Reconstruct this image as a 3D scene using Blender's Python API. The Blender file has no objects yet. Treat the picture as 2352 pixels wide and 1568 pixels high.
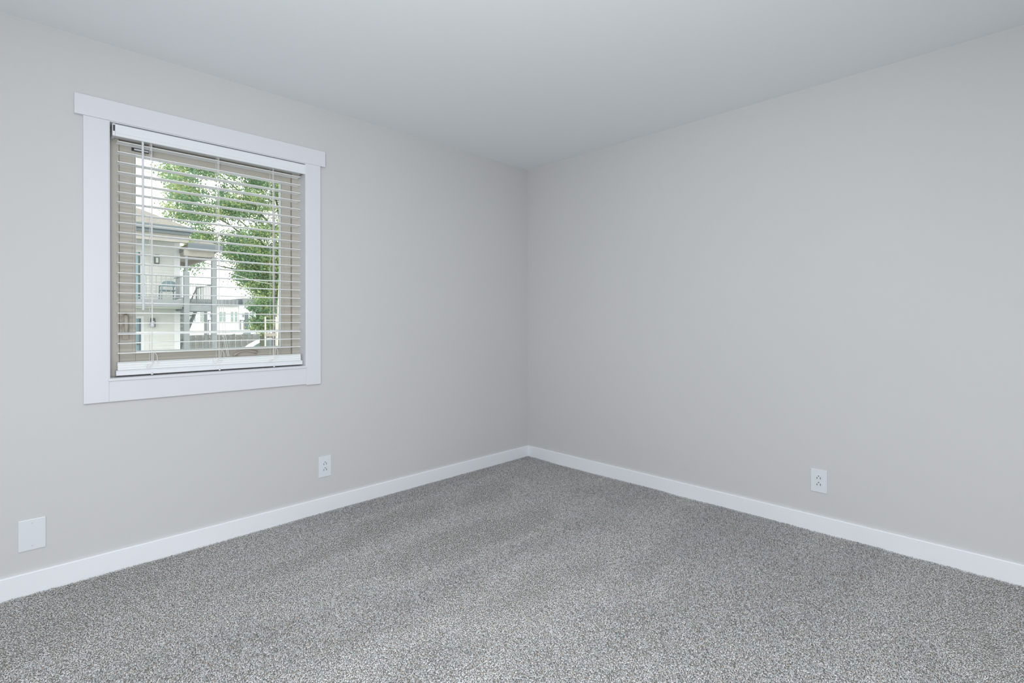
import bpy, bmesh, math, random
import numpy as np
from mathutils import Vector, Matrix, noise

random.seed(7); rng = np.random.default_rng(7)
SC = bpy.context.scene
COL = SC.collection

# ------------------------------------------------------------------ camera
F_PX = 1158.9
CAM = Vector((-3.124, -2.970, 1.160))
YAW, ROLL = math.radians(45.356), math.radians(-0.103)
fwd = Vector((math.cos(YAW), math.sin(YAW), 0))
rt0 = Vector((math.sin(YAW), -math.cos(YAW), 0)); up0 = Vector((0, 0, 1))
RT = rt0 * math.cos(ROLL) + up0 * math.sin(ROLL)
UP = up0 * math.cos(ROLL) - rt0 * math.sin(ROLL)
cd = bpy.data.cameras.new('camera'); cam = bpy.data.objects.new('camera', cd); COL.objects.link(cam)
cam.matrix_world = Matrix(((RT.x, UP.x, -fwd.x, CAM.x), (RT.y, UP.y, -fwd.y, CAM.y), (RT.z, UP.z, -fwd.z, CAM.z), (0, 0, 0, 1)))
cd.sensor_width = 36; cd.lens = F_PX / 2352 * 36; cd.shift_y = -48.07 / 2352
cd.clip_start = 0.05; cd.clip_end = 600
SC.camera = cam

# ------------------------------------------------------------------ world, lamps, exposure
w = bpy.data.worlds.new('overcast_sky'); SC.world = w; w.use_nodes = True
bg = w.node_tree.nodes['Background']; bg.inputs[0].default_value = (1.0, 0.995, 0.975, 1); bg.inputs[1].default_value = 2.4

def area(name, loc, target, sx, sy, power, col):
    l = bpy.data.lights.new(name, 'AREA'); l.shape = 'RECTANGLE'; l.size = sx; l.size_y = sy; l.energy = power; l.color = col
    o = bpy.data.objects.new(name, l); COL.objects.link(o); o.location = loc
    o.rotation_euler = (Vector(target) - Vector(loc)).to_track_quat('-Z', 'Y').to_euler(); return o
COOL = (0.945, 0.972, 1.0)
def spot(name, loc, target, ang, power, col, rad=.12):
    l = bpy.data.lights.new(name, 'SPOT'); l.spot_size = math.radians(ang); l.spot_blend = 1.0; l.energy = power; l.color = col; l.shadow_soft_size = rad
    o = bpy.data.objects.new(name, l); COL.objects.link(o); o.location = loc
    o.rotation_euler = (Vector(target) - Vector(loc)).to_track_quat('-Z', 'Y').to_euler(); return o
area('side_fill_light', (-4.15, -2.9, 1.35), (0, -1.6, 1.2), 1.4, 1.8, 14, COOL)  # added fill in front of the solid side wall, no doorway there
area('overhead_fill_light', (-3.3, -3.5, 2.40), (-3.3, -3.49, 0), .5, .5, 73, COOL)  # added downward fill behind the camera, not an actual ceiling fixture
area('low_fill_light', (-3.35, -3.1, 1.1), (-1.4, -.6, 1.0), .8, .8, 32, COOL)  # invented low fill beside the camera to even out the walls
spot('ceiling_bounce_flash', (-3.4, -3.3, 1.5), (-2.1, -1.9, 2.44), 100, 72, COOL)

SC.view_settings.view_transform = 'Standard'; SC.view_settings.look = 'None'
SC.view_settings.exposure = 0.0; SC.view_settings.gamma = 1; SC.view_settings.use_curve_mapping = False
SC.cycles.max_bounces = 14; SC.cycles.diffuse_bounces = 8; SC.cycles.transparent_max_bounces = 16
SC.cycles.caustics_reflective = False; SC.cycles.caustics_refractive = False

# ------------------------------------------------------------------ materials
def s2l(c):
    return tuple(((v / 255) / 12.92 if v / 255 <= 0.04045 else (((v / 255) + 0.055) / 1.055) ** 2.4) for v in c)
def mat(name, rgb, rough=0.6, bump=0.0, scale=300, metallic=0.0, vary=0.0, vscale=5, detail=2):
    m = bpy.data.materials.new(name); m.use_nodes = True; nt = m.node_tree; b = nt.nodes['Principled BSDF']
    b.inputs['Base Color'].default_value = (*rgb, 1); b.inputs['Roughness'].default_value = rough; b.inputs['Metallic'].default_value = metallic
    tc = nt.nodes.new('ShaderNodeTexCoord')
    if bump:
        n = nt.nodes.new('ShaderNodeTexNoise'); n.inputs['Scale'].default_value = scale; n.inputs['Detail'].default_value = detail
        nt.links.new(tc.outputs['Object'], n.inputs['Vector'])
        bp = nt.nodes.new('ShaderNodeBump'); bp.inputs['Strength'].default_value = bump; bp.inputs['Distance'].default_value = 0.002
        nt.links.new(n.outputs[0], bp.inputs['Height']); nt.links.new(bp.outputs[0], b.inputs['Normal'])
    if vary:
        n = nt.nodes.new('ShaderNodeTexNoise'); n.inputs['Scale'].default_value = vscale; n.inputs['Detail'].default_value = 4
        nt.links.new(tc.outputs['Object'], n.inputs['Vector'])
        r = nt.nodes.new('ShaderNodeValToRGB'); r.color_ramp.elements[0].position = .3; r.color_ramp.elements[1].position = .7
        r.color_ramp.elements[0].color = (*[max(0, c * (1 - vary)) for c in rgb], 1); r.color_ramp.elements[1].color = (*[min(1, c * (1 + vary)) for c in rgb], 1)
        nt.links.new(n.outputs[0], r.inputs[0]); nt.links.new(r.outputs[0], b.inputs['Base Color'])
    return m
M = {}
M['wall'] = mat('warm_grey_wall_paint', (0.58, 0.578, 0.580), 0.65, 0.10, 260, vary=0.01, vscale=1.5)
M['ceiling'] = mat('ceiling_paint', (0.80, 0.83, 0.85), 0.8, 0.10, 220)
M['trim'] = mat('white_trim_paint', (0.69, 0.70, 0.735), 0.38, 0.03, 60)
M['base'] = mat('white_baseboard_paint', (0.80, 0.82, 0.85), 0.38, 0.03, 60)
M['vinyl'] = mat('beige_vinyl', s2l((188, 184, 174)), 0.42, 0.02, 80)
M['vinyl_dark'] = mat('beige_vinyl_hardware', s2l((176, 170, 158)), 0.35, 0.01, 80)
M['gasket'] = mat('dark_gasket', (0.06, 0.07, 0.07), 0.6, 0.05, 200)
M['bead'] = mat('pale_glazing_bead', (0.72, 0.78, 0.78), 0.4, 0.02, 90)
M['slat'] = mat('white_faux_wood', (0.90, 0.92, 0.93), 0.20, 0.03, 40)
M['valance'] = mat('white_valance', (0.76, 0.78, 0.805), 0.35, 0.05, 40)
M['cord'] = mat('white_cord', (0.83, 0.82, 0.80), 0.8, 0.3, 900)
M['plate'] = mat('white_plastic_plate', (0.69, 0.72, 0.75), 0.3, 0.01, 60)
M['slot'] = mat('dark_slot', (0.03, 0.03, 0.035), 0.6, 0.02, 60)
M['screw'] = mat('painted_screw', (0.62, 0.63, 0.66), 0.4, 0.05, 300)
M['metal'] = mat('grey_bracket_metal', (0.35, 0.36, 0.37), 0.35, 0.02, 200, metallic=0.7)
# outside
M['siding'] = mat('cream_siding', (0.77, 0.78, 0.765), 0.6, 0.05, 40, vary=.03)
M['corner'] = mat('white_corner_board', (0.88, 0.89, 0.92), 0.6, 0.03, 40)
M['gutter'] = mat('blue_grey_gutter', (0.17, 0.205, 0.23), 0.5, 0.03, 40)
M['shingle'] = mat('taupe_shingle', (0.29, 0.275, 0.25), 0.9, 0.6, 12, vary=.14, vscale=9)
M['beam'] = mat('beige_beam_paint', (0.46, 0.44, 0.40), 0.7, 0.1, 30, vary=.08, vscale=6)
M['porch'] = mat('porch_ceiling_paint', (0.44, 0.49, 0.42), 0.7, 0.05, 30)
M['greypost'] = mat('grey_post_paint', (0.29, 0.32, 0.335), 0.6, 0.08, 30, vary=.05)
M['iron'] = mat('grey_railing_iron', (0.30, 0.33, 0.34), 0.5, 0.05, 80)
M['doorblue'] = mat('blue_grey_door_glass', (0.36, 0.56, 0.62), 0.25, 0.02, 20)
M['doordark'] = mat('slate_blue_door', (0.22, 0.36, 0.42), 0.3, 0.02, 20)
M['chair'] = mat('blue_grey_chair_plastic', (0.22, 0.31, 0.35), 0.5, 0.03, 50)
M['lantern'] = mat('dark_lantern_metal', (0.13, 0.15, 0.15), 0.45, 0.05, 80)
M['lampglass'] = mat('frosted_lantern_glass', (0.75, 0.80, 0.76), 0.3, 0.02, 80)
M['white'] = mat('white_stucco', (0.92, 0.92, 0.92), 0.7, 0.1, 20, vary=.02)
M['parapet'] = mat('grey_corrugated_parapet', (0.29, 0.31, 0.34), 0.6, 0.05, 20)
M['panel'] = mat('pale_grey_wall_panel', (0.72, 0.73, 0.77), 0.6, 0.05, 20)
M['farglass'] = mat('green_grey_far_window', (0.34, 0.44, 0.42), 0.2, 0.02, 20)
M['fence'] = mat('weathered_grey_board', (0.34, 0.345, 0.345), 0.85, 0.4, 14, vary=.2, vscale=3)
M['bark'] = mat('grey_green_bark', (0.20, 0.22, 0.17), 0.95, 0.8, 9, vary=.3, vscale=5)
M['pole'] = mat('dark_pole_wood', (0.20, 0.19, 0.18), 0.9, 0.5, 9, vary=.2)
M['palepole'] = mat('pale_pole_plastic', (0.80, 0.78, 0.74), 0.5, 0.03, 30)
M['carpaint'] = mat('silver_blue_car_paint', (0.62, 0.68, 0.74), 0.2, 0.0, 20, metallic=0.2, vary=.01)
M['carglass'] = mat('car_glass', (0.30, 0.38, 0.40), 0.08, 0.0, 20, vary=.01)
M['tyre'] = mat('tyre_rubber', (0.03, 0.03, 0.03), 0.8, 0.2, 60)
M['asphalt'] = mat('asphalt', (0.36, 0.37, 0.36), 0.9, 0.5, 30, vary=.12, vscale=.6)
M['brick'] = mat('pinkish_house_wall', (0.42, 0.36, 0.33), 0.8, 0.3, 12, vary=.1)
M['brownroof'] = mat('brown_grey_roof', (0.20, 0.18, 0.18), 0.9, 0.4, 12, vary=.15)
M['timber'] = mat('pale_brown_board', (0.50, 0.44, 0.38), 0.8, 0.3, 12, vary=.1)

def leaf_mat(name, rgb):
    m = bpy.data.materials.new(name); m.use_nodes = True; nt = m.node_tree; nt.nodes.clear()
    out = nt.nodes.new('ShaderNodeOutputMaterial'); d = nt.nodes.new('ShaderNodeBsdfDiffuse'); t = nt.nodes.new('ShaderNodeBsdfTranslucent'); mx = nt.nodes.new('ShaderNodeMixShader')
    n = nt.nodes.new('ShaderNodeTexNoise'); n.inputs['Scale'].default_value = 2.5; tc = nt.nodes.new('ShaderNodeTexCoord'); nt.links.new(tc.outputs['Object'], n.inputs['Vector'])
    r = nt.nodes.new('ShaderNodeValToRGB'); r.color_ramp.elements[0].position = .35; r.color_ramp.elements[1].position = .65
    r.color_ramp.elements[0].color = (*[c * .8 for c in rgb], 1); r.color_ramp.elements[1].color = (*[min(1, c * 1.2) for c in rgb], 1)
    nt.links.new(n.outputs[0], r.inputs[0]); nt.links.new(r.outputs[0], d.inputs[0]); nt.links.new(r.outputs[0], t.inputs[0])
    mx.inputs[0].default_value = .45; nt.links.new(d.outputs[0], mx.inputs[1]); nt.links.new(t.outputs[0], mx.inputs[2]); nt.links.new(mx.outputs[0], out.inputs[0])
    return m
LEAVES = [leaf_mat('mid_green_leaf', (0.37, 0.52, 0.29)), leaf_mat('deep_green_leaf', (0.25, 0.40, 0.26)),
          leaf_mat('yellow_green_leaf', (0.60, 0.68, 0.32)), leaf_mat('rusty_leaf', (0.60, 0.42, 0.22))]

def glass_mat():
    m = bpy.data.materials.new('window_glass'); m.use_nodes = True; nt = m.node_tree; nt.nodes.clear()
    out = nt.nodes.new('ShaderNodeOutputMaterial'); a = nt.nodes.new('ShaderNodeBsdfTransparent'); a.inputs[0].default_value = (0.95, 0.97, 0.955, 1)
    g = nt.nodes.new('ShaderNodeBsdfGlossy'); g.inputs['Roughness'].default_value = 0.02; fr = nt.nodes.new('ShaderNodeFresnel'); fr.inputs[0].default_value = 1.45
    mx = nt.nodes.new('ShaderNodeMixShader'); nt.links.new(fr.outputs[0], mx.inputs[0]); nt.links.new(a.outputs[0], mx.inputs[1]); nt.links.new(g.outputs[0], mx.inputs[2]); nt.links.new(mx.outputs[0], out.inputs[0])
    return m
M['glass'] = glass_mat()

def carpet_mat(under=False):
    m = bpy.data.materials.new('carpet_backing' if under else 'speckled_grey_carpet_yarn'); m.use_nodes = True; nt = m.node_tree; b = nt.nodes['Principled BSDF']
    b.inputs['Roughness'].default_value = 0.95
    if under:
        tc = nt.nodes.new('ShaderNodeTexCoord'); n = nt.nodes.new('ShaderNodeTexNoise'); n.inputs['Scale'].default_value = 240; n.inputs['Detail'].default_value = 1
        nt.links.new(tc.outputs['Object'], n.inputs['Vector']); r = nt.nodes.new('ShaderNodeValToRGB')
        r.color_ramp.elements[0].position = .35; r.color_ramp.elements[1].position = .65
        r.color_ramp.elements[0].color = (0.16, 0.155, 0.145, 1); r.color_ramp.elements[1].color = (0.42, 0.42, 0.40, 1)
        nt.links.new(n.outputs[0], r.inputs[0]); nt.links.new(r.outputs[0], b.inputs['Base Color'])
    else:
        a = nt.nodes.new('ShaderNodeAttribute'); a.attribute_name = 'yarn'; nt.links.new(a.outputs['Color'], b.inputs['Base Color'])
    b.inputs['Specular IOR Level'].default_value = 0.2
    return m
M['carpet'] = carpet_mat(); M['backing'] = carpet_mat(True)

# ------------------------------------------------------------------ builders
WLOC = {}
class MB:
    def __init__(self): self.bm = bmesh.new()
    def box(self, x0, x1, y0, y1, z0, z1, rot=None, piv=None):
        vs = [self.bm.verts.new((x, y, z)) for x in (x0, x1) for y in (y0, y1) for z in (z0, z1)]
        for f in ((0, 1, 3, 2), (4, 6, 7, 5), (0, 4, 5, 1), (2, 3, 7, 6), (0, 2, 6, 4), (1, 5, 7, 3)): self.bm.faces.new([vs[i] for i in f])
        if rot is not None:
            p = Vector(piv) if piv else Vector(((x0 + x1) / 2, (y0 + y1) / 2, (z0 + z1) / 2))
            for v in vs: v.co = p + rot @ (v.co - p)
        return self
    def hexa(self, pts):   # 8 points ordered as box()
        vs = [self.bm.verts.new(p) for p in pts]
        for f in ((0, 1, 3, 2), (4, 6, 7, 5), (0, 4, 5, 1), (2, 3, 7, 6), (0, 2, 6, 4), (1, 5, 7, 3)): self.bm.faces.new([vs[i] for i in f])
        return self
    def faces(self, pts, fs):
        vs = [self.bm.verts.new(p) for p in pts]
        for f in fs: self.bm.faces.new([vs[i] for i in f])
        return self
    def bar(self, a, b, wx, wy=None):     # rectangular bar between points
        a, b = Vector(a), Vector(b); wy = wy or wx; d = (b - a).normalized()
        s = d.cross(Vector((0, 0, 1))); s = s.normalized() if s.length > .01 else Vector((1, 0, 0)); t = s.cross(d).normalized()
        pts = [p + s * i * wx / 2 + t * j * wy / 2 for p in (a, b) for i in (-1, 1) for j in (-1, 1)]
        return self.hexa(pts)
    def tube(self, path, r, n=8, radii=None):
        path = [Vector(p) for p in path]; rings = []; ref = None
        for i, p in enumerate(path):
            d = (path[min(i + 1, len(path) - 1)] - path[max(i - 1, 0)]).normalized()
            if ref is None:
                ref = Vector((0, 0, 1)) if abs(d.z) < .9 else Vector((1, 0, 0))
            s = (ref - d * ref.dot(d)).normalized(); ref = s; t = d.cross(s)
            rr = radii[i] if radii else r
            rings.append([self.bm.verts.new(p + (s * math.cos(2 * math.pi * k / n) + t * math.sin(2 * math.pi * k / n)) * rr) for k in range(n)])
        for a, b in zip(rings, rings[1:]):
            for k in range(n): self.bm.faces.new((a[k], a[(k + 1) % n], b[(k + 1) % n], b[k]))
        self.bm.faces.new(rings[0][::-1]); self.bm.faces.new(rings[-1])
        return self
    def extrude(self, prof, axis, a, b):   # closed 2-D profile swept along axis 0/1/2
        def P(u, v, s): return {0: (s, u, v), 1: (u, s, v), 2: (u, v, s)}[axis]
        A = [self.bm.verts.new(P(u, v, a)) for u, v in prof]; B = [self.bm.verts.new(P(u, v, b)) for u, v in prof]; n = len(prof)
        for k in range(n): self.bm.faces.new((A[k], A[(k + 1) % n], B[(k + 1) % n], B[k]))
        self.bm.faces.new(A[::-1]); self.bm.faces.new(B); return self
    def build(self, name, m, parent=None, bevel=0, smooth=False, seg=2, **props):
        bmesh.ops.recalc_face_normals(self.bm, faces=self.bm.faces)
        co = [v.co for v in self.bm.verts]
        lo = Vector([min(c[i] for c in co) for i in range(3)]); hi = Vector([max(c[i] for c in co) for i in range(3)]); c = (lo + hi) / 2
        if parent is None: c.z = lo.z
        for v in self.bm.verts: v.co = v.co - c
        me = bpy.data.meshes.new(name); self.bm.to_mesh(me); self.bm.free(); me.materials.append(m)
        if smooth:
            me.polygons.foreach_set('use_smooth', [True] * len(me.polygons))
        return place(name, me, c, parent, bevel, seg, **props)
def place(name, me, c, parent=None, bevel=0, seg=2, **props):
    o = bpy.data.objects.new(name, me); COL.objects.link(o)
    if parent is not None: o.parent = parent; o.location = c - WLOC[parent.name]
    else: o.location = c
    WLOC[o.name] = Vector(c)
    if bevel:
        b = o.modifiers.new('bevel', 'BEVEL'); b.width = bevel; b.segments = seg; b.limit_method = 'ANGLE'
    for k, v in props.items(): o[k] = v
    return o
def thing(name, label, cat, loc, group=None, kind=None):
    o = bpy.data.objects.new(name, None); COL.objects.link(o); o.location = loc; o.empty_display_size = .1; WLOC[o.name] = Vector(loc)
    if kind: o['kind'] = kind
    if label: o['label'] = label
    if cat: o['category'] = cat
    if group: o['group'] = group
    return o
def at(px, py, Y):      # the point of world plane y = Y seen at photograph pixel (px, py)
    d = fwd + RT * ((px - 1176) / F_PX) - UP * ((py - 735.93) / F_PX)
    return CAM + d * ((Y - CAM.y) / d.y)
def xz(px, py, Y): p = at(px, py, Y); return p.x, p.z

# ------------------------------------------------------------------ room shell
H = 2.44; XL, YB = -4.45, -4.5
wx0, wx1, wz0, wz1 = -2.812, -1.903, 0.893, 2.084      # finished window opening
S = dict(kind='structure')
m = MB()      # window wall with the opening
for b in ((XL - .15, wx0, -.0, H), (wx1, .15, 0, H), (wx0, wx1, 0, wz0), (wx0, wx1, wz1, H)):
    m.box(b[0], b[1], 0, .15, b[2], b[3])
bmesh.ops.remove_doubles(m.bm, verts=m.bm.verts, dist=1e-5)
m.build('wall_left', M['wall'], **S)
MB().box(0, .15, YB - .15, 0, 0, H).build('wall_right', M['wall'], **S)
MB().box(XL - .15, XL, YB - .15, 0, 0, H).build('wall_side', M['wall'], **S)
m = MB()
m.box(XL, -4.35, YB - .15, YB, 0, H); m.box(-2.75, 0, YB - .15, YB, 0, H); m.box(-4.35, -2.75, YB - .15, YB, 2.3, H)
m.build('wall_back', M['wall'], **S)
MB().box(XL - .15, .15, YB - 1.3, .15, H, H + .15).build('ceiling', M['ceiling'], **S)
MB().box(XL - .15, .15, YB - 1.3, .15, -.15, 0).build('floor', M['backing'], **S)
m = MB(); m.box(-4.5, -2.6, YB - 1.45, YB - 1.3, 0, H); m.box(-4.6, -4.5, YB - 1.45, YB - .15, 0, H); m.box(-2.6, -2.5, YB - 1.45, YB - .15, 0, H)
m.build('wall_hallway', M['wall'], **S)
BH, BT = 0.097, 0.014
prof = [(0, 0), (-BT, 0), (-BT, BH - .004), (-BT + .003, BH), (0, BH)]
MB().extrude(prof, 0, XL, -BT * .0).build('baseboard_left', M['base'], **S)
MB().extrude([(u, v) for u, v in prof], 1, YB, -BT).build('baseboard_right', M['base'], **S)

# ------------------------------------------------------------------ carpet pile
def noise2(x, y, sx, sy, seed=0.0):
    # cheap smooth value noise on a lattice, vectorised
    u = x * sx + seed; v = y * sy + seed * 1.7
    iu = np.floor(u).astype(int); iv = np.floor(v).astype(int); fu = u - iu; fv = v - iv
    fu = fu * fu * (3 - 2 * fu); fv = fv * fv * (3 - 2 * fv)
    def h(a, b):
        s = np.sin(a * 127.1 + b * 311.7 + seed * 13.7) * 43758.5453
        return s - np.floor(s)
    return (h(iu, iv) * (1 - fu) + h(iu + 1, iv) * fu) * (1 - fv) + (h(iu, iv + 1) * (1 - fu) + h(iu + 1, iv + 1) * fu) * fv
def build_carpet():
    sp = 0.0044
    gx, gy = np.meshgrid(np.arange(-3.75, -BT, sp), np.arange(-3.75, -BT, sp)); x = gx.ravel(); y = gy.ravel()
    x = x + rng.uniform(-.5, .5, x.size) * sp; y = y + rng.uniform(-.5, .5, y.size) * sp
    k = (x < -BT - .001) & (y < -BT - .001) & (x + y > -6.6)      # the far corner of the room, behind the camera, is left to the backing
    x, y = x[k], y[k]; n = x.size
    # vacuum-cleaner strokes: the pile leans one way or the other
    wv = noise2(x, y, 1.1, 1.1, 5.5) * .35
    a = noise2(x, y + .10 * x + wv, .8, 3.6, 3.1); b = noise2(x, y + wv, 1.6, 8.0, 8.4); c = noise2(x, y, 6, 6, 1.3)
    lean = np.clip((a * .6 + b * .22 + c * .18 - .5) * 5.5, -1, 1)
    h = 0.0085 - .0012 * lean + rng.uniform(-.0025, .0025, n)
    r = 0.0027 + rng.uniform(-.0005, .0005, n)
    ox = (-.0065 * lean + rng.normal(0, .0016, n)); oy = (-.0065 * lean + rng.normal(0, .0016, n))
    ang = rng.uniform(0, 2 * np.pi, n)
    V = np.empty((n, 7, 3))
    for q in range(3):
        t = ang + q * 2 * np.pi / 3
        V[:, q] = np.stack([x + r * .8 * np.cos(t), y + r * .8 * np.sin(t), np.full(n, .0005)], 1)
        V[:, 3 + q] = np.stack([x + ox * .6 + r * np.cos(t + .5), y + oy * .6 + r * np.sin(t + .5), h * .62], 1)
    V[:, 6] = np.stack([x + ox, y + oy, h], 1)
    np.clip(V[:, :, 0], None, -BT - .0005, out=V[:, :, 0]); np.clip(V[:, :, 1], None, -BT - .0005, out=V[:, :, 1])
    F = np.array([[3, 4, 6], [4, 5, 6], [5, 3, 6]]); F2 = np.array([[0, 1, 4], [0, 4, 3], [1, 2, 5], [1, 5, 4], [2, 0, 3], [2, 3, 5]])
    F = np.concatenate([F], 0)     # the tips; the lower yarn is hidden by its neighbours
    V = V[:, 3:]; F = F - 3; nv = 4
    idx = (F[None] + (np.arange(n) * nv)[:, None, None]).reshape(-1)
    me = bpy.data.meshes.new('carpet_pile'); nf = n * len(F)
    me.vertices.add(n * nv); me.vertices.foreach_set('co', V.reshape(-1).astype(np.float32))
    me.loops.add(nf * 3); me.loops.foreach_set('vertex_index', idx.astype(np.int32))
    me.polygons.add(nf); me.polygons.foreach_set('loop_start', np.arange(0, nf * 3, 3, dtype=np.int32))
    me.update(calc_edges=True)
    pal = np.array([(0.69, 0.685, 0.685), (0.54, 0.54, 0.54), (0.40, 0.395, 0.38), (0.26, 0.25, 0.235), (0.50, 0.43, 0.37), (0.48, 0.53, 0.53)])
    ch = rng.choice(6, n, p=[.27, .29, .19, .11, .07, .07]); colr = pal[ch] * rng.uniform(.85, 1.15, (n, 1))
    rgba = np.ones((n, nv, 4), np.float32); rgba[:, :, :3] = colr[:, None, :]
    at_ = me.color_attributes.new('yarn', 'FLOAT_COLOR', 'POINT'); at_.data.foreach_set('color', rgba.reshape(-1))
    me.materials.append(M['carpet'])
    o = bpy.data.objects.new('carpet', me); COL.objects.link(o); o['kind'] = 'stuff'; o['category'] = 'carpet'
    o['label'] = 'speckled grey cut-pile carpet covering the floor wall to wall'
build_carpet()

# ------------------------------------------------------------------ window
FY = 0.075            # room-side face of the vinyl frame
win = thing('window_1', 'beige vinyl casement window in a wide white casing on the left wall', None, (-2.36, 0, wz0), kind='structure')
T = 0.018
MB().box(-2.932, -1.788, -T - .004, 0, 2.084, 2.176).build('head_casing', M['trim'], win, .0015)
MB().box(-2.902, wx0, -T, 0, 0.789, 2.084).build('side_casing', M['trim'], win, .0015)
MB().box(wx1, -1.817, -T - .002, 0, 0.784, 2.084).build('side_casing', M['trim'], win, .0015)
MB().box(wx0, wx1, -T, 0, 0.789, 0.884).build('bottom_casing', M['trim'], win, .0012)
MB().box(wx0 - .004, wx1 + .006, -T - .007, FY, 0.884, wz0 + .004).build('sill', M['trim'], win, .002)
MB().box(wx0, wx0 + .004, -T + .002, FY, wz0 + .004, wz1).build('jamb_liner', M['trim'], win)
MB().box(wx1 - .004, wx1, -T + .002, FY, wz0 + .004, wz1).build('jamb_liner', M['trim'], win)
MB().box(wx0 + .004, wx1 - .004, -T + .002, FY, wz1 - .004, wz1).build('jamb_liner', M['trim'], win)
gl = at(309, 358, .11); gr = at(643, 420, .11); gb = at(310, 807, .11)
gx0, gx1, gz1, gz0 = gl.x, gr.x, gl.z, gb.z
def ring(m, X0, X1, Z0, Z1, w0, w1, wb, wt, y0, y1):
    m.box(X0, X0 + w0, y0, y1, Z0, Z1); m.box(X1 - w1, X1, y0, y1, Z0, Z1)
    m.box(X0 + w0, X1 - w1, y0, y1, Z0, Z0 + wb); m.box(X0 + w0, X1 - w1, y0, y1, Z1 - wt, Z1)
    return m
fx = 0.052
ring(MB(), wx0, wx1, wz0 + .004, wz1 - .002, .048, .045, .050, .048, FY, .15).build('window_frame', M['vinyl'], win, .002)
sx0, sx1, sz0, sz1 = wx0 + .050, wx1 - .047, wz0 + .056, wz1 - .052
ring(MB(), sx0, sx1, sz0, sz1, gx0 - sx0, sx1 - gx1, gz0 - sz0, sz1 - gz1, .088, .135).build('sash', M['vinyl'], win, .002)
ring(MB(), gx0 - .012, gx1 + .012, gz0 - .012, gz1 + .012, .009, .009, .009, .009, .0845, .089).build('glazing_bead', M['vinyl'], win, .001)
ring(MB(), gx0, gx1, gz0, gz1, .004, .006, .004, .004, .098, .104).build('pane_spacer', M['bead'], win)
MB().box(gx0 - .003, gx1 + .003, .1085, .1125, gz0 - .003, gz1 + .003).build('pane', M['glass'], win)
# little keeper and label on the sash head
k = at(328, 347, .086)
kp = MB().box(k.x - .045, k.x + .035, .080, .088, k.z - .008, k.z + .010).build('sash_keeper', M['slot'], win, .001)
MB().box(k.x - .036, k.x + .022, .077, .081, k.z - .005, k.z + .003).build('keeper_tongue', M['plate'], kp, .001)
for px, py in ((314, 388),):
    q = at(px, py, .1075)
# lock lever on the left jamb
q = at(288, 745, FY)
lk = MB().box(q.x - .013, q.x + .013, FY - .006, FY + .001, q.z - .072, q.z + .060).build('lock_plate', M['vinyl_dark'], win, .002)
MB().tube([(q.x, FY - .006, q.z + .045), (q.x, FY - .020, q.z + .040), (q.x, FY - .024, q.z), (q.x + .001, FY - .020, q.z - .045)], .008, 10, [.008, .009, .010, .006]).build('lock_lever', M['vinyl_dark'], lk, smooth=True)
# crank handle on the bottom of the frame
c0 = at(534, 822, .07); c1 = at(578, 812, .07)
cr = MB().box(c0.x, c1.x, .066, FY + .001, wz0 + .008, wz0 + .062).build('crank_housing', M['vinyl_dark'], win, .004, seg=3)
pth = [at(a, b, .0655) for a, b in ((536, 817), (544, 811), (554, 806.5), (566, 805), (578, 806), (590, 808.5))]
MB().tube(pth, .006, 12, [.007, .0055, .005, .0055, .007, .0085]).build('crank_handle', M['vinyl_dark'], cr, smooth=True)

# ------------------------------------------------------------------ blind
bl = thing('window_blind', 'white faux-wood horizontal blind hanging open in front of the window', 'blind', (-2.35, .03, wz0))
BX0, BX1 = -2.777, -1.924
va = at(265, 283, -.012); vb = at(703, 398, -.012)
vz1 = wz1 - .009; vz0 = at(275, 314, -.012).z
vp = [(-.004, vz1), (-.013, vz1), (-.0145, vz1 - .004), (-.0135, vz1 - .010), (-.0135, vz0 + .016), (-.0155, vz0 + .012), (-.0145, vz0 + .002), (-.012, vz0), (-.004, vz0)]
MB().extrude(vp, 0, va.x, wx1 + .0005).build('valance', M['valance'], bl)
hr = MB().box(-2.785, -1.912, .006, .056, vz1 - .046, vz1 + .002).build('headrail', M['slat'], bl, .001)
MB().box(-2.797, -2.786, -.003, .058, vz1 - .052, vz1 + .004).build('mounting_bracket', M['valance'], bl)
MB().box(-2.7945, -2.788, -.0036, .002, vz1 - .030, vz1 - .002).build('bracket_slot', M['slot'], bl)
MB().box(-1.911, -1.9075, .001, .058, vz1 - .052, vz1 + .004).build('mounting_bracket', M['metal'], bl)
def slat_mesh(w=.050, t=.0028, crown=.0022):
    n = 6; top = [(-w / 2 + w * i / n, crown * (1 - (2 * i / n - 1) ** 2) + t / 2) for i in range(n + 1)]
    bot = [(u, v - t) for u, v in reversed(top)]
    m = MB(); m.extrude(top + bot, 0, BX0, BX1); return m
ys_left = [322.8, 345, 369, 393, 416, 440, 463, 487, 511, 534.6, 557, 580, 604, 627, 650, 673.6, 697, 720, 742.7, 765, 788.5, 811]
base = None
for i, py in enumerate(ys_left):
    z = 2.006 - i * .04745 + random.uniform(-.0008, .0008)
    if i >= 19: z = (1.104, 1.056, 1.010)[i - 19]
    if base is None:
        base = slat_mesh().build('slat', M['slat'], bl); me = base.data; s = base; cx = WLOC[s.name].x
        s.location = Vector((cx, .037, z)) - WLOC[bl.name]
    else:
        s = base.copy(); COL.objects.link(s); s.location = Vector((cx, .037, z)) - WLOC[bl.name]
    tilt = random.uniform(-.035, .02)
    if i == 19: tilt = math.radians(11); 
    s.rotation_euler = (tilt, random.uniform(-.0012, .0012), 0)
zz = .9318
for i in range(11):
    s = base.copy(); COL.objects.link(s); s.location = Vector((cx + random.uniform(-.001, .001), .037 + random.uniform(-.0007, .0007), zz)) - WLOC[bl.name]
    zz += .0031 + (.0012 if i == 9 else (.0005 if i in (2, 6) else 0))
z0 = wz0 + .012
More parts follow.
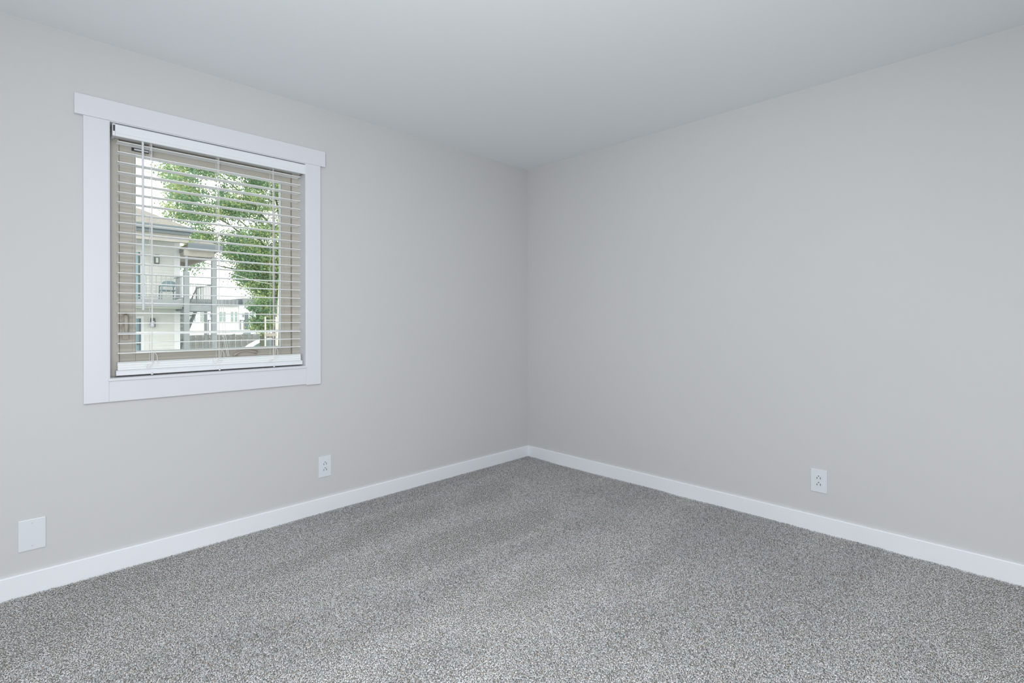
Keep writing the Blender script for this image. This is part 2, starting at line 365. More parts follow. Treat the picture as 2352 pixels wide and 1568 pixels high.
rp = [(.010, z0), (.064, z0), (.065, z0 + .018), (.058, z0 + .024), (.016, z0 + .024), (.009, z0 + .018)]
br = MB().extrude(rp, 0, BX0 - .003, BX1 + .006).build('bottom_rail', M['valance'], bl)
MB().extrude([(u, v) for u, v in rp], 0, BX0 - .006, BX0 - .003).build('end_cap', M['valance'], br)
MB().extrude([(u, v) for u, v in rp], 0, BX1 + .006, BX1 + .009).build('end_cap', M['valance'], br)
lad = [at(348, 560, .012).x, at(503, 560, .012).x, at(628, 560, .012).x]
for j, lx in enumerate(lad):
    for yy in (.0095, .0645):
        MB().tube([(lx, yy, vz0 + .02), (lx + .0004, yy, 1.5), (lx, yy, z0 + .05), (lx - .001, yy, z0 + .022)], .0011, 6).build('ladder_cord', M['cord'], bl)
    MB().tube([(lx + .006, .037, vz0 + .02), (lx + .006, .037, z0 + .02)], .0009, 6).build('lift_cord', M['cord'], bl)
    # slack ladder tape bunched in loops at the stack
    for q in range(5):
        a = random.uniform(-.02, .02); zc = z0 + .028 + random.uniform(0, .026); r_ = random.uniform(.006, .012)
        MB().tube([(lx + a + r_ * 1.4 * math.cos(t), .009 - .003 * abs(math.sin(t * 1.5)), zc + r_ * .7 * math.sin(t)) for t in np.linspace(0, 5.6, 12)], .0009, 5).build('slack_cord', M['cord'], bl)
    MB().tube([(lx, .006, z0 + .004), (lx, .003, z0 - .001), (lx, .006, z0 - .004)], .005, 10, [.004, .0055, .004]).build('rail_button', M['plate'], br, smooth=True)
    # curved slack near the stack
    for s_ in (-1, 1):
        MB().tube([(lx + .009 + .001 * s_, .006, 1.012), (lx + .011 + .004 * s_, .004, 1.002), (lx + .013 + .007 * s_, .003, .99), (lx + .013 + .008 * s_, .006, .965)], .0011, 6).build('slack_cord', M['cord'], bl)
# middle cords hang obliquely to their tassel
a = at(500, 585, 0.004); b = at(523, 818, 0.004); 
for d in (0, .006):
    MB().tube([(a.x + d, .006, vz0 + .01), (a.x + .002 + d, .004, 1.5), at(513 + d * 900, 770, .004), (b.x + d, .004, b.z)], .0011, 6).build('lift_cord', M['cord'], bl)
# left pull cords with tassel
a = at(350, 740, 0.0)
for d in (-.0025, .003):
    MB().tube([(a.x - .004 + d, .002, vz0 + .01), (a.x - .002 + d, 0, 1.5), (a.x + d * .3, 0, a.z)], .0010, 6).build('pull_cord', M['cord'], bl)
MB().tube([(a.x, 0, a.z + .008), (a.x, 0, a.z + .004), (a.x, 0, a.z - .006), (a.x, 0, a.z - .020), (a.x, 0, a.z - .023)], .005, 12, [.002, .005, .007, .009, .006]).build('cord_tassel', M['plate'], bl, smooth=True)
a = at(329, 712, -.004); b = at(328, 329, -.004)
MB().tube([(b.x, .002, vz0 + .025), (b.x, -.004, vz0 - .01), (a.x, -.004, 1.6), (a.x, -.004, a.z)], .0048, 8).build('tilt_wand', M['plate'], bl)

# ------------------------------------------------------------------ wall plates
def outlet(label, pos, axis):
    # axis 'y': on the window wall (faces -y); axis 'x': on the right wall (faces -x)
    t = thing('electrical_outlet', label, 'outlet', pos, 'outlets low on the walls')
    def bx(m, u0, u1, v0, v1, d0, d1):
        if axis == 'y': m.box(pos[0] + u0, pos[0] + u1, -d1, -d0, pos[2] + v0, pos[2] + v1)
        else: m.box(-d1, -d0, pos[1] - u1, pos[1] - u0, pos[2] + v0, pos[2] + v1)
        return m
    bx(MB(), -.039, .039, 0, .125, 0, .0055).build('cover_plate', M['plate'], t, .002)
    rc = bx(MB(), -.0165, .0165, .029, .096, .005, .0068).build('receptacle_face', M['plate'], t, .001)
    for zc in (.0465, .0815):
        bx(MB(), -.0095, -.0065, zc - .009, zc + .001, .0066, .0071).build('slot', M['slot'], rc)
        bx(MB(), .0065, .0095, zc - .009, zc + .003, .0066, .0071).build('slot', M['slot'], rc)
        m = MB()
        c = [(.0028 * math.cos(a), zc + .0075 + .0028 * math.sin(a)) for a in np.linspace(0, 2 * math.pi, 10, endpoint=False)]
        if axis == 'y': m.extrude([(pos[0] + u, pos[2] + v) for u, v in c], 1, -.0072, -.0066)
        else: m.extrude([(pos[1] - u, pos[2] + v) for u, v in c], 0, -.0072, -.0066)
        m.build('ground_hole', M['slot'], rc)
    return t
outlet('white outlet on the left wall between the window and the corner', (-1.786, 0, .2185), 'y')
outlet('white outlet on the right wall above the baseboard', (0, -2.1875, .2215), 'x')
bp = thing('blank_cover_plate', 'large white blank cover plate at the left edge of the left wall', 'wall plate', (-3.069, 0, .188))
MB().box(-3.112, -3.026, -.006, 0, .188, .3195).build('cover_plate', M['plate'], bp, .0022)
for z in (.206, .3025):
    MB().tube([(-3.069, -.0055, z), (-3.069, -.0072, z)], .0035, 12).build('screw', M['screw'], bp, smooth=False)

# ================================================================== outside
GZ = -1.6
MB().box(-60, 120, .4, 160, GZ - .3, GZ).build('parking_lot', M['asphalt'], **S)
Y0 = CAM.y
D = lambda d: d + Y0
YF = D(25.0)       # facade plane of the neighbouring building
YBAL = D(23.55)    # balcony front
nb = thing('neighbour_building', 'two-storey cream building with a covered balcony seen at the left of the window', 'building', (-3, YF, GZ))
MB().box(-9, 1.85, YF, YF + 9, GZ, 4.75).build('wall', M['siding'], nb)
m = MB(); z = GZ
while z < 4.7:       # lapped siding boards, each a wedge
    m.hexa([(x, y, zz) for x in (-9, 1.66) for (y, zz) in ((YF, z), (YF, z + .125), (YF - .028, z), (YF - .008, z + .125))]); z += .125
m.build('siding', M['siding'], nb, kind='stuff')
MB().box(1.66, 1.87, YF - .035, YF + .04, GZ, 4.7).build('corner_board', M['corner'], nb)
# hip roof with gutter
ex, ey, ez = 1.88, D(23.3), 4.87; sl = .54
MB().faces([(-9, ey, ez), (ex, ey, ez), (ex, ey + 13, ez), (-9, ey + 13, ez), (-9, ey + 6, ez + 6 * sl), (ex - 6, ey + 6, ez + 6 * sl), (-9, ey, ez - .06), (ex, ey, ez - .06), (ex, ey + 13, ez - .06), (-9, ey + 13, ez - .06)],
           [(0, 1, 5, 4), (1, 2, 5), (2, 3, 4, 5), (6, 7, 1, 0), (7, 8, 2, 1), (8, 9, 3, 2), (6, 9, 8, 7), (0, 4, 3, 9, 6)]).build('roof', M['shingle'], nb)
gp = [(0, -.20), (-.09, -.18), (-.12, -.06), (-.12, 0), (0, 0)]
g = MB().extrude([(ey + u, ez + v) for u, v in gp], 0, -9, ex + .10).build('gutter', M['gutter'], nb)
MB().extrude([(ex - u, ez + v) for u, v in gp], 1, ey - .1, ey + 10).build('gutter', M['gutter'], nb)
MB().box(-9, ex, ey, ey + .05, ez - .30, ez).build('fascia_board', M['gutter'], nb)
MB().box(-9, 1.86, D(23.45), D(23.70), 4.28, 4.68).build('porch_beam', M['beam'], nb)
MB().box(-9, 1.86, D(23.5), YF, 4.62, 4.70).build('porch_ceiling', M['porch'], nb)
# balcony
MB().box(-9, 1.70, YBAL - .05, YF, 1.72, 2.01).build('balcony_floor', M['greypost'], nb)
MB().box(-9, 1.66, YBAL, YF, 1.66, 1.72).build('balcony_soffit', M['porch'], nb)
rl = MB().bar((-2.5, YBAL, 2.96), (1.68, YBAL, 2.96), .045).build('top_rail', M['iron'], nb)
MB().bar((1.68, YBAL, 2.96), (1.68, YF - .04, 2.96), .045).build('top_rail', M['iron'], nb)
MB().bar((-2.5, YBAL, 2.09), (1.68, YBAL, 2.09), .035).build('bottom_rail', M['iron'], nb)
MB().bar((1.68, YBAL, 2.09), (1.68, YF - .04, 2.09), .035).build('bottom_rail', M['iron'], nb)
pk = MB().box(-.009, .009, -.009, .009, 0, .86).build('baluster', M['iron'], nb); pm = pk.data; first = True
for i in range(22):
    p = Vector((1.60 - i * .16, YBAL, 2.525))
    o = pk if first else pk.copy(); 
    if not first: COL.objects.link(o)
    o.location = p - WLOC[nb.name]; first = False
for i in range(9):
    o = pk.copy(); COL.objects.link(o); o.location = Vector((1.68, YBAL + .13 + i * .14, 2.525)) - WLOC[nb.name]
# upper and lower doors at the left
def door(x1, z0_, z1_, mm):
    d = MB().box(x1 - .95, x1, YF - .07, YF - .02, z0_, z1_).build('door', mm, nb, .006)
    MB().box(x1, x1 + .10, YF - .06, YF + .02, z0_, z1_ + .09).build('door_casing', M['corner'], nb)
    MB().box(x1 - .95, x1, YF - .06, YF + .02, z1_, z1_ + .09).build('door_casing', M['corner'], nb)
    MB().box(x1 - .06, x1 - .01, YF - .10, YF - .06, z0_, z1_).build('door_stile', M['lantern'], d)
    MB().tube([(x1 - .09, YF - .09, z0_ + 1.0), (x1 - .09, YF - .15, z0_ + 1.0), (x1 - .2, YF - .15, z0_ + 1.0)], .02, 8).build('door_handle', M['lantern'], d)
    return d
door(.50, 2.03, 3.93, M['doorblue'])
door(.52, -.75, 1.27, M['doordark'])
def lantern(x, z, label):
    t = thing('wall_lantern', label, 'lamp', (x, YF - .03, z), 'lanterns on the neighbouring building')
    MB().box(x - .05, x + .05, YF - .06, YF - .028, z + .10, z + .30).build('back_plate', M['lantern'], t)
    MB().box(x - .07, x + .07, YF - .24, YF - .08, z + .33, z + .37).build('cap', M['lantern'], t)
    MB().bar((x, YF - .05, z + .35), (x, YF - .16, z + .35), .03).build('arm', M['lantern'], t)
    MB().box(x - .045, x + .045, YF - .21, YF - .11, z + .05, z + .25).build('glass_shade', M['lampglass'], t)
    m = MB()
    for a_ in (-.065, .065):
        for b_ in (-.225, -.095): m.box(x + a_ - .012, x + a_ + .012, YF + b_ - .012, YF + b_ + .012, z, z + .33)
    m.box(x - .075, x + .075, YF - .235, YF - .085, z, z + .03); m.box(x - .075, x + .075, YF - .235, YF - .085, z + .25, z + .28)
    m.build('cage', M['lantern'], t)
lantern(1.04, 3.50, 'dark lantern on the siding above the balcony chair')
lantern(.90, .92, 'dark lantern on the ground floor siding below the balcony')
# balcony chair, seen from behind
cx0, cy0, cz = 1.30, D(24.25), 2.01
ch = thing('patio_chair', 'blue-grey plastic chair standing on the balcony behind the railing', 'chair', (cx0, cy0, cz))
MB().box(cx0 - .25, cx0 + .25, cy0 - .22, cy0 + .25, cz + .36, cz + .41).build('seat', M['chair'], ch, .02)
bk = [(-.25, .56), (-.24, .66), (-.19, .73), (-.08, .76), (.08, .76), (.19, .73), (.24, .66), (.25, .56), (.24, .52), (-.24, .52)]
MB().extrude([(cx0 + u, cz + v) for u, v in bk], 1, cy0 - .27, cy0 - .235).build('backrest', M['chair'], ch, .005)
for sx in (-1, 1):
    MB().bar((cx0 + .24 * sx, cy0 - .20, cz), (cx0 + .24 * sx, cy0 - .25, cz + .60), .035).build('leg', M['chair'], ch)
    MB().bar((cx0 + .24 * sx, cy0 + .25, cz), (cx0 + .24 * sx, cy0 + .22, cz + .55), .035).build('leg', M['chair'], ch)
    MB().bar((cx0 + .24 * sx, cy0 - .25, cz + .56), (cx0 + .24 * sx, cy0 + .24, cz + .56), .045, .03).build('armrest', M['chair'], ch)

# outdoor staircase beside the building
st = thing('outdoor_staircase', 'grey roofed outdoor staircase with landing beside the cream building', 'staircase', (2.25, YBAL, GZ))
PXa, PXb = 1.72, 2.78; YR = D(28.4); LY = D(26.3)
MB().box(PXa - .02, PXa + .17, YBAL - .12, YBAL + .07, GZ, 3.14).build('post', M['greypost'], st, .005)
MB().box(PXb - .09, PXb + .09, YBAL - .10, YBAL + .08, GZ, 3.80).build('post', M['greypost'], st, .005)
MB().box(PXa + .04, PXa + .12, YBAL - .04, YBAL + .04, 3.14, 3.80).build('post', M['greypost'], st)
MB().box(PXb - .06, PXb + .06, YR - .06, YR + .06, GZ, 3.80).build('post', M['greypost'], st)
MB().box(PXa, PXb + .06, YBAL - .05, LY, 1.57, 1.80).build('landing', M['greypost'], st)
MB().box(PXa, PXb, YBAL - .02, YBAL + .12, 3.78, 4.02).build('beam', M['beam'], st)
MB().box(PXb - .06, PXb + .06, YBAL + .12, YR, 3.78, 4.02).build('beam', M['beam'], st)
MB().box(PXa + .02, PXb, YR - .12, YR, 3.78, 4.02).build('beam', M['beam'], st)
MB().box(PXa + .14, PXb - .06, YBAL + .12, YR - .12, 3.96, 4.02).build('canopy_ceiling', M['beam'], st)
rx0, rx1, ry0, ry1 = PXa + .12, PXb + .16, D(23.25), YR + .3
MB().faces([(rx0, ry0, 4.26), (rx1, ry0, 4.26), (rx1, ry1, 4.26), (rx0, ry1, 4.26), (rx0 + .40, ry0 + .6, 4.50), (rx1 - .40, ry0 + .6, 4.50), (rx1 - .40, ry1 - .6, 4.50), (rx0 + .40, ry1 - .6, 4.50), (rx0, ry0, 4.02), (rx1, ry0, 4.02), (rx1, ry1, 4.02), (rx0, ry1, 4.02)],
           [(0, 1, 5, 4), (1, 2, 6, 5), (2, 3, 7, 6), (3, 0, 4, 7), (4, 5, 6, 7), (8, 9, 1, 0), (9, 10, 2, 1), (10, 11, 3, 2), (11, 8, 0, 3), (8, 11, 10, 9)]).build('canopy_roof', M['shingle'], st)
MB().extrude([(ry0 + u * .7, 4.27 + v * 1.25) for u, v in gp], 0, rx0 - .06, rx1 + .07).build('gutter', M['gutter'], st)
MB().extrude([(rx1 - u * .7, 4.27 + v * 1.25) for u, v in gp], 1, ry0 - .05, ry1).build('gutter', M['gutter'], st)
# flight down towards the back
SY1 = LY + 5.4; n = 17
for x in (PXa + .12, PXb - .02):
    MB().hexa([(x + s, y, z) for s in (-.03, .03) for (y, z) in ((LY, 1.55), (LY, 1.82), (SY1, GZ), (SY1, GZ + .27))]).build('stringer', M['greypost'], st)
td = MB().box(PXa + .15, PXb - .05, 0, .28, 0, .05).build('tread', M['greypost'], st); tc = WLOC[td.name].x
for i in range(n):
    f_ = (i + .6) / n; o = td if i == 0 else td.copy()
    if i: COL.objects.link(o)
    o.location = Vector((tc, LY + 5.4 * f_, 1.72 - 3.3 * f_)) - WLOC[st.name]
HR = MB().bar((PXb, YBAL + .1, 2.66), (PXb, LY, 2.66), .05).build('handrail', M['iron'], st)
MB().bar((PXb, LY, 2.66), (PXb, LY + 1.9, 1.72), .05).build('handrail', M['iron'], st)
MB().box(PXb - .025, PXb + .025, LY - .03, LY + .03, 1.8, 2.72).build('newel_post', M['iron'], st)
sp = MB().box(PXb - .011, PXb + .011, -.011, .011, 0, .84).build('baluster', M['iron'], st)
for i in range(11):
    o = sp if i == 0 else sp.copy()
    if i: COL.objects.link(o)
    o.location = Vector((PXb, YBAL + .35 + i * .23, 2.22)) - WLOC[st.name]
for i in range(7):
    o = sp.copy(); COL.objects.link(o); yy = .2 + i * .24; o.location = Vector((PXb, LY + yy, 2.22 - yy * .5)) - WLOC[st.name]

# walkway further back
wk = thing('raised_walkway', 'distant raised walkway with thin grey railing behind the staircase', 'walkway', (3.9, D(29.5), GZ))
yw = D(29.5)
MB().box(3.0, 4.25, yw, yw + 1.3, 1.98, 2.14).build('deck', M['gutter'], wk)
MB().bar((3.05, yw, 3.03), (4.25, yw, 3.03), .05).build('top_rail', M['iron'], wk)
sp2 = MB().box(-.010, .010, yw - .01, yw + .01, 2.14, 3.0).build('baluster', M['iron'], wk)
for i in range(10):
    o = sp2 if i == 0 else sp2.copy()
    if i: COL.objects.link(o)
    o.location = Vector((3.1 + i * .115, yw, 2.57)) - WLOC[wk.name]
for x in (3.08, 4.17): MB().box(x - .06, x + .06, yw + 1.1, yw + 1.22, GZ, 1.98).build('post', M['greypost'], wk)

# long white building in the distance, parallel to our wall
YW = D(93.0)
wb = thing('white_building', 'long low white building with grey parapet in the distance', 'building', (at(520, 740, YW).x, YW, GZ))
def pxr(a, b, y0_, y1_, Yp):   # pixel rectangle on plane y = Yp
    p = at(a, (y0_ + y1_) / 2, Yp); q = at(b, (y0_ + y1_) / 2, Yp); t_ = at((a + b) / 2, y0_, Yp); b_ = at((a + b) / 2, y1_, Yp)
    return p.x, q.x, b_.z, t_.z
zb = at(520, 702, YW).z
xw0, xw1 = at(415, 735, YW).x, at(660, 735, YW).x
MB().box(xw0, xw1, YW, YW + 14, GZ, zb).build('wall', M['white'], wb)
for (a, b, dy, h0, h1, mm) in ((415, 545, -.5, 687.0, 701.5, 'parapet'), (545, 558, .6, 686.5, 701.5, 'gutter'), (558, 660, -.2, 686.0, 701.5, 'parapet')):
    x0, x1, z0_, z1_ = pxr(a, b, h0, h1, YW)
    pr = MB().box(x0, x1, YW + dy, YW + 13, z0_, z1_).build('parapet', M[mm], wb)
    if dy < -.3:
        m = MB(); x = x0
        while x < x1: m.box(x, x + .22, YW + dy - .12, YW + dy, z0_, z1_); x += .6
        m.build('seams', M[mm], pr, kind='stuff')
for a, b in ((445.5, 448.6), (459.8, 463.5), (466.6, 470.8), (503.5, 509), (512.2, 517.5), (530, 535.3), (539, 544.5), (578, 583), (588, 593)):
    x0, x1, z0_, z1_ = pxr(a, b, 716, 738.5, YW)
    f_ = MB().box(x0 - .12, x1 + .12, YW - .10, YW + .02, z0_ - .12, z1_ + .12).build('window', M['white'], wb)
    zm = z0_ + (z1_ - z0_) * .52
    MB().box(x0, x1, YW - .14, YW - .08, zm + .04, z1_).build('pane', M['farglass'], f_)
    MB().box(x0, x1, YW - .14, YW - .08, z0_, zm - .04).build('pane', M['farglass'], f_)
for a, b in ((474, 487), (548, 561)):
    x0, x1, z0_, z1_ = pxr(a, b, 702, 760, YW); MB().box(x0, x1, YW - .25, YW, GZ, z1_).build('wall_panel', M['panel'], wb)
    xm = (x0 + x1) / 2; zt = at(a, 736.5, YW).z
    d = MB().box(x0 + .25, x1 - .25, YW - .32, YW - .24, GZ, zt).build('door', M['white'], wb)
    MB().box(x0 + .15, x0 + .27, YW - .40, YW - .24, GZ, zt + .1).build('door_frame', M['parapet'], d)
    MB().box(xm + .3, xm + .42, YW - .40, YW - .24, GZ, zt + .1).build('door_frame', M['parapet'], d)
    MB().box(x0 + .15, xm + .42, YW - .40, YW - .24, zt, zt + .12).build('door_frame', M['parapet'], d)
    zl = at(a, 722, YW).z
    MB().box(xm + .1, xm + .3, YW - .45, YW - .24, zl - .4, zl + .2).build('wall_light', M['parapet'], wb, .05)
x0, x1, z0_, z1_ = pxr(562, 570, 718, 760, YW); MB().box(x0, x1, YW - .2, YW, GZ, z1_).build('recessed_door', M['gutter'], wb)

# board fence
FYY = D(45.5)
fc = thing('board_fence', 'weathered grey vertical board fence running across below the window view', 'fence', (at(500, 768, FYY).x, FYY, GZ))
ft = at(500, 769.5, FYY).z; fx0, fx1 = at(405, 770, FYY).x, at(640, 770, FYY).x
b0 = MB().box(0, .226, FYY - .02, FYY, GZ, ft).build('board', M['fence'], fc); bz = WLOC[b0.name].z
nb_ = int((fx1 - fx0) / .235)
for i in range(nb_):
    o = b0 if i == 0 else b0.copy()
    if i: COL.objects.link(o)
    o.location = Vector((fx0 + .235 * i, FYY + (i % 2) * .035, bz + random.uniform(-.015, .015))) - WLOC[fc.name]
MB().box(fx0, fx1, FYY + .035, FYY + .08, ft - .28, ft - .18).build('fence_rail', M['fence'], fc)
MB().box(fx0, fx1, FYY + .035, FYY + .08, GZ + .3, GZ + .4).build('fence_rail', M['fence'], fc)
MB().box(fx0, fx1, FYY - .04, FYY + .06, ft, ft + .04).build('cap_rail', M['fence'], fc)

# cars (side-on profiles, real width)
def car(label, xc, yc, L, W, mm, van=False, flip=1, name='car'):
    t = thing(name, label, name, (xc, yc, GZ))
    if van: pr = [(-.5, .30), (-.5, .95), (-.44, 1.15), (-.37, 1.80), (-.33, 1.92), (.44, 1.92), (.49, 1.8), (.5, .30)]
    else: pr = [(-.5, .30), (-.5, .62), (-.46, .74), (-.27, .90), (.40, .92), (.49, .88), (.5, .55), (.49, .30)]
    P = [(xc + flip * u * L, GZ + v) for u, v in pr]
    MB().extrude(P, 1, yc - W / 2, yc + W / 2).build('body', mm, t, .04, seg=3)
    if not van:
        cab = [(-.27, .88), (-.20, 1.10), (-.10, 1.32), (-.03, 1.44), (.06, 1.49), (.22, 1.48), (.33, 1.38), (.42, 1.15), (.45, .90)]
        MB().extrude([(xc + flip * u * L, GZ + v) for u, v in cab], 1, yc - W / 2 + .12, yc + W / 2 - .12).build('cabin', mm, t, .05, seg=3)
        gl_ = [(-.235, .93), (-.18, 1.12), (-.09, 1.30), (-.02, 1.40), (.08, 1.42), (.10, .93)]; g2 = [(.125, .93), (.125, 1.42), (.22, 1.41), (.31, 1.32), (.37, 1.14), (.40, .94)]
        for G in (gl_, g2):
            for y_ in (yc - W / 2 + .105, yc + W / 2 - .125):
                MB().extrude([(xc + flip * u * L, GZ + v) for u, v in G], 1, y_, y_ + .02).build('side_window', M['carglass'], t)
    else:
        for y_ in (yc - W / 2 - .01, yc + W / 2 - .01):
            MB().extrude([(xc + flip * u * L, GZ + v) for u, v in ((-.41, 1.15), (-.35, 1.72), (-.18, 1.72), (-.18, 1.15))], 1, y_, y_ + .02).build('side_window', M['carglass'], t)
    for u in (-.32, .32):
        for y_ in (yc - W / 2 + .08, yc + W / 2 - .08):
            MB().tube([(xc + u * L, y_ - .1, GZ + .32), (xc + u * L, y_ + .1, GZ + .32)], .32, 16).build('wheel', M['tyre'], t)
    return t
YC = D(38.5); p = at(560, 790, YC)
car('silver car parked before the fence, its roof just above the sill', p.x + 1.5, YC + .3, 4.3, 1.75, M['carpaint'])
YC2 = D(52); p = at(531, 770, YC2)
YC2 = D(60); p = at(533, 768, YC2); car('white car roof showing over the fence, left one', p.x, YC2, 4.2, 1.75, M['white'])
YC3 = D(52); p = at(585, 768, YC3); car('white van showing over the fence beside the tree trunk', p.x, YC3, 3.6, 1.9, M['white'], van=True, name='van')
YC4 = D(44); p = at(622, 788, YC4); car('small white car parked right of the tree trunk', p.x + .9, YC4, 3.9, 1.7, M['white'])

# pinkish house at the right behind the leaves
YH = D(62); x0, z1_ = xz(611, 690, YH); x1 = at(665, 690, YH).x
hs = thing('brick_house', 'small pinkish house with brown roof behind the leaves at the right', 'house', ((x0 + x1) / 2, YH, GZ))
MB().box(x0, x1, YH, YH + 2.5, GZ, z1_).build('wall', M['brick'], hs)
a_ = at(607, 688, YH); zt = at(620, 676, YH).z
MB().faces([(a_.x, YH - .6, a_.z - .1), (x1 + 1, YH - .6, a_.z - .1), (x1 + 1, YH + 3.1, a_.z - .1), (a_.x, YH + 3.1, a_.z - .1), (a_.x + 1.0, YH + 1.2, zt), (x1, YH + 1.2, zt)],
           [(0, 1, 5, 4), (1, 2, 5), (2, 3, 4, 5), (3, 0, 4), (0, 3, 2, 1)]).build('roof', M['brownroof'], hs)
MB().box(x0 + .4, x0 + 1.2, YH - .06, YH, z1_ - 1.3, z1_ - .4).build('window', M['farglass'], hs)

# timber frame with board
YT = D(32); p = at(609.3, 727, YT); q = at(634, 735, YT)
sg = thing('timber_frame', 'pale timber frame with brown board standing right of the tree trunk', 'frame', (p.x, YT, GZ))
MB().box(p.x - .035, p.x + .035, YT - .035, YT + .035, GZ, p.z).build('post', M['palepole'], sg)
MB().box(q.x - .035, q.x + .035, YT - .035, YT + .035, GZ, p.z).build('post', M['palepole'], sg)
MB().box(p.x, q.x, YT - .02, YT + .02, q.z - .02, q.z + .02).build('rail', M['palepole'], sg)
a_ = at(615, 765, YT); b_ = at(615, 772, YT)
MB().box(p.x, q.x, YT - .04, YT, b_.z, a_.z).build('board', M['timber'], sg)
MB().box(p.x, q.x, YT - .03, YT, b_.z - .09, b_.z - .01).build('lower_board', M['pole'], sg)

# poles
YP = D(33); a_ = at(629, 790, YP); b_ = at(626.5, 440, YP)
up = thing('utility_pole', 'dark wooden utility pole rising through the leaves at the right', 'pole', (a_.x, YP, GZ))
MB().tube([(a_.x, YP, GZ), (a_.x, YP, 3.5), (a_.x, YP, 11)], .13, 12, [.09, .08, .07]).build('pole', M['pole'], up, smooth=True)
MB().bar((a_.x - .9, YP - .12, 10.2), (a_.x + .9, YP - .12, 10.2), .10).build('crossarm', M['pole'], up)
for s_ in (-.75, .75): MB().tube([(a_.x + s_, YP - .12, 10.25), (a_.x + s_, YP - .12, 10.42)], .05, 8).build('insulator', M['lampglass'], up)
tbx = a_.x
YQ = D(30); a_ = at(636, 800, YQ); b_ = at(641, 640, YQ); c_ = a_ + (a_ - b_) * .30
pp = MB().tube([(c_.x, YQ, GZ), a_, (a_ + b_) / 2, b_], .05, 10, [.065, .06, .045, .02]).build('guard_pole', M['palepole'], smooth=True)
pp['label'] = 'pale thin leaning pole near the right edge of the glass'; pp['category'] = 'pole'

# trees
def leaves(name, parent, cl, per, sig, size, Yc, dep, seed):
    r = np.random.default_rng(seed); V = []; Fm = []; base_ = 0
    tint = []
    for (px, py, s) in cl:
        c = at(px, py, Yc + r.uniform(-dep, dep)); tn = noise.noise(Vector((px * .03, py * .04, seed)))
        k = int(per * s)
        P = np.array(c) + r.normal(0, 1, (k, 3)) * np.array([sig, sig * 1.2, sig * .62]) * s
        for q_ in P:
            L = size * r.uniform(.7, 1.3); d = r.normal(0, 1, 3); d[2] -= .4; d /= np.linalg.norm(d); e = np.cross(d, r.normal(0, 1, 3)); e /= np.linalg.norm(e) + 1e-9
            nrm = np.cross(d, e)
            V += [q_, q_ + d * L * .45 + e * L * .42 + nrm * L * .10, q_ + d * L, q_ + d * L * .45 - e * L * .42 + nrm * L * .10]
            u = r.uniform() + tn * .9
            tint.append(3 if r.uniform() < .012 else (2 if u > .78 else (1 if u < .42 else 0)))
    n = len(tint); me = bpy.data.meshes.new(name); V = np.array(V)
    c = Vector(V.mean(0)); V = V - np.array(c)
    me.vertices.add(n * 4); me.vertices.foreach_set('co', V.reshape(-1))
    idx = (np.array([0, 1, 2, 0, 2, 3])[None] + (np.arange(n) * 4)[:, None]).reshape(-1)
    me.loops.add(n * 6); me.loops.foreach_set('vertex_index', idx.astype(np.int32)); me.polygons.add(n * 2)
    me.polygons.foreach_set('loop_start', np.arange(0, n * 6, 3, dtype=np.int32)); 
    for l in LEAVES: me.materials.append(l)
    me.polygons.foreach_set('material_index', np.repeat(np.array(tint, np.int32), 2)); me.update(calc_edges=True)
    return place(name, me, c, parent, kind='stuff')
def inside(x, y, P):
    c = False; j = len(P) - 1
    for i in range(len(P)):
        if (P[i][1] > y) != (P[j][1] > y) and x < (P[j][0] - P[i][0]) * (y - P[i][1]) / (P[j][1] - P[i][1]) + P[i][0]: c = not c
        j = i
    return c
YTR = D(36)
crown = [(378, 385), (395, 372), (380, 300), (430, 230), (560, 190), (700, 200), (790, 300), (800, 480), (760, 640), (700, 700), (612, 686), (592, 690), (583, 668), (562, 652), (552, 632), (560, 615), (543, 604), (536, 588), (520, 582),
         (512, 562), (480, 572), (452, 590), (452, 612), (436, 612), (436, 590), (440, 548), (452, 520), (440, 508), (414, 502), (392, 494), (388, 478), (402, 462), (384, 440), (392, 425)]
pts = []
tt = 0
while len(pts) < 1200 and tt < 60000:
    tt += 1
    px, py = random.uniform(370, 800), random.uniform(190, 720)
    if tt % 6 == 0: px, py = random.uniform(535, 700), random.uniform(560, 705)
    if not inside(px, py, crown): continue
    nz = noise.noise(Vector((px * .022, py * .030, 4.2))) + .5 * noise.noise(Vector((px * .06, py * .07, 1.2)))
    if nz < (-.13 if py < 560 else -.42): continue
    pts.append((px, py, random.uniform(.7, 1.15) if py < 560 else random.uniform(.85, 1.2)))
tb = at(627, 800, YTR)
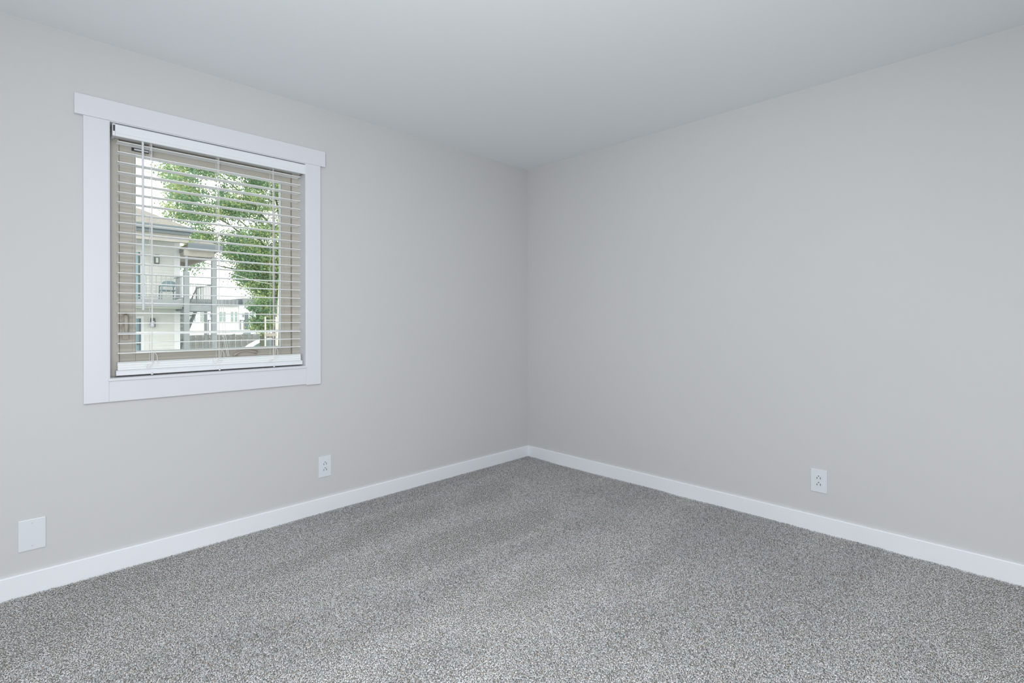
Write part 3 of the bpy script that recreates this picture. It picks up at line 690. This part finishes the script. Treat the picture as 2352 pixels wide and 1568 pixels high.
tr = thing('maple_tree', 'large leafy green maple filling the right of the window view', 'tree', (tb.x, YTR, GZ))
leaves('foliage', tr, pts, 120, .34, .125, YTR, 2.0, 5)
tx = tb.x + .5
MB().tube([(tx, YTR, GZ), (tx + .03, YTR, 1), (tx, YTR, 4), (tx + .1, YTR, 8), (tx, YTR, 12)], .2, 10, [.30, .22, .19, .14, .06]).build('trunk', M['bark'], tr, smooth=True)
for (px, py, zs) in ((400, 440, 5.0), (430, 500, 4.2), (450, 600, 3.4), (480, 380, 7), (560, 560, 3.8), (520, 480, 5), (700, 420, 5.5), (600, 300, 8), (720, 560, 4)):
    e = at(px, py, YTR + random.uniform(-1, 1)); s0 = Vector((tx, YTR, zs)); mid = s0.lerp(e, .5) + Vector((0, 0, .35))
    MB().tube([s0, mid, e], .05, 7, [.085, .05, .015]).build('branch', M['bark'], tr, smooth=True)
YS = D(33.5); sb = at(604, 800, YS)
tr2 = thing('young_tree', 'short bushy tree with pale leaves and mossy trunk left of the timber frame', 'tree', (sb.x, YS, GZ))
low = [(575, 702), (600, 688), (630, 690), (634, 730), (628, 752), (606, 766), (590, 762), (580, 752), (574, 735), (584, 720)]
pts = []
while len(pts) < 70:
    px, py = random.uniform(570, 640), random.uniform(685, 766)
    if inside(px, py, low): pts.append((px, py, random.uniform(.7, 1)))
leaves('foliage', tr2, pts, 75, .17, .11, YS, .5, 9)
zt = at(604, 750, YS).z
MB().tube([(sb.x, YS, GZ), (sb.x + .02, YS, .2), (sb.x, YS, zt), (sb.x, YS, zt + 1.2)], .2, 10, [.26, .20, .15, .06]).build('trunk', M['bark'], tr2, smooth=True)
# overhead cable in front of the maple
a_ = Vector((PXb + .09, YBAL, 3.42)); q = at(627, 652, YP); b_ = Vector((tbx - .10, YP, q.z)); pt = [a_.lerp(b_, t) - Vector((0, 0, .5 * t * (1 - t))) for t in np.linspace(0, 1, 9)]
cb = MB().tube(pt, .014, 6).build('overhead_cable', M['palepole'])
cb['label'] = 'thin pale overhead cable sagging in front of the leaves'; cb['category'] = 'cable'
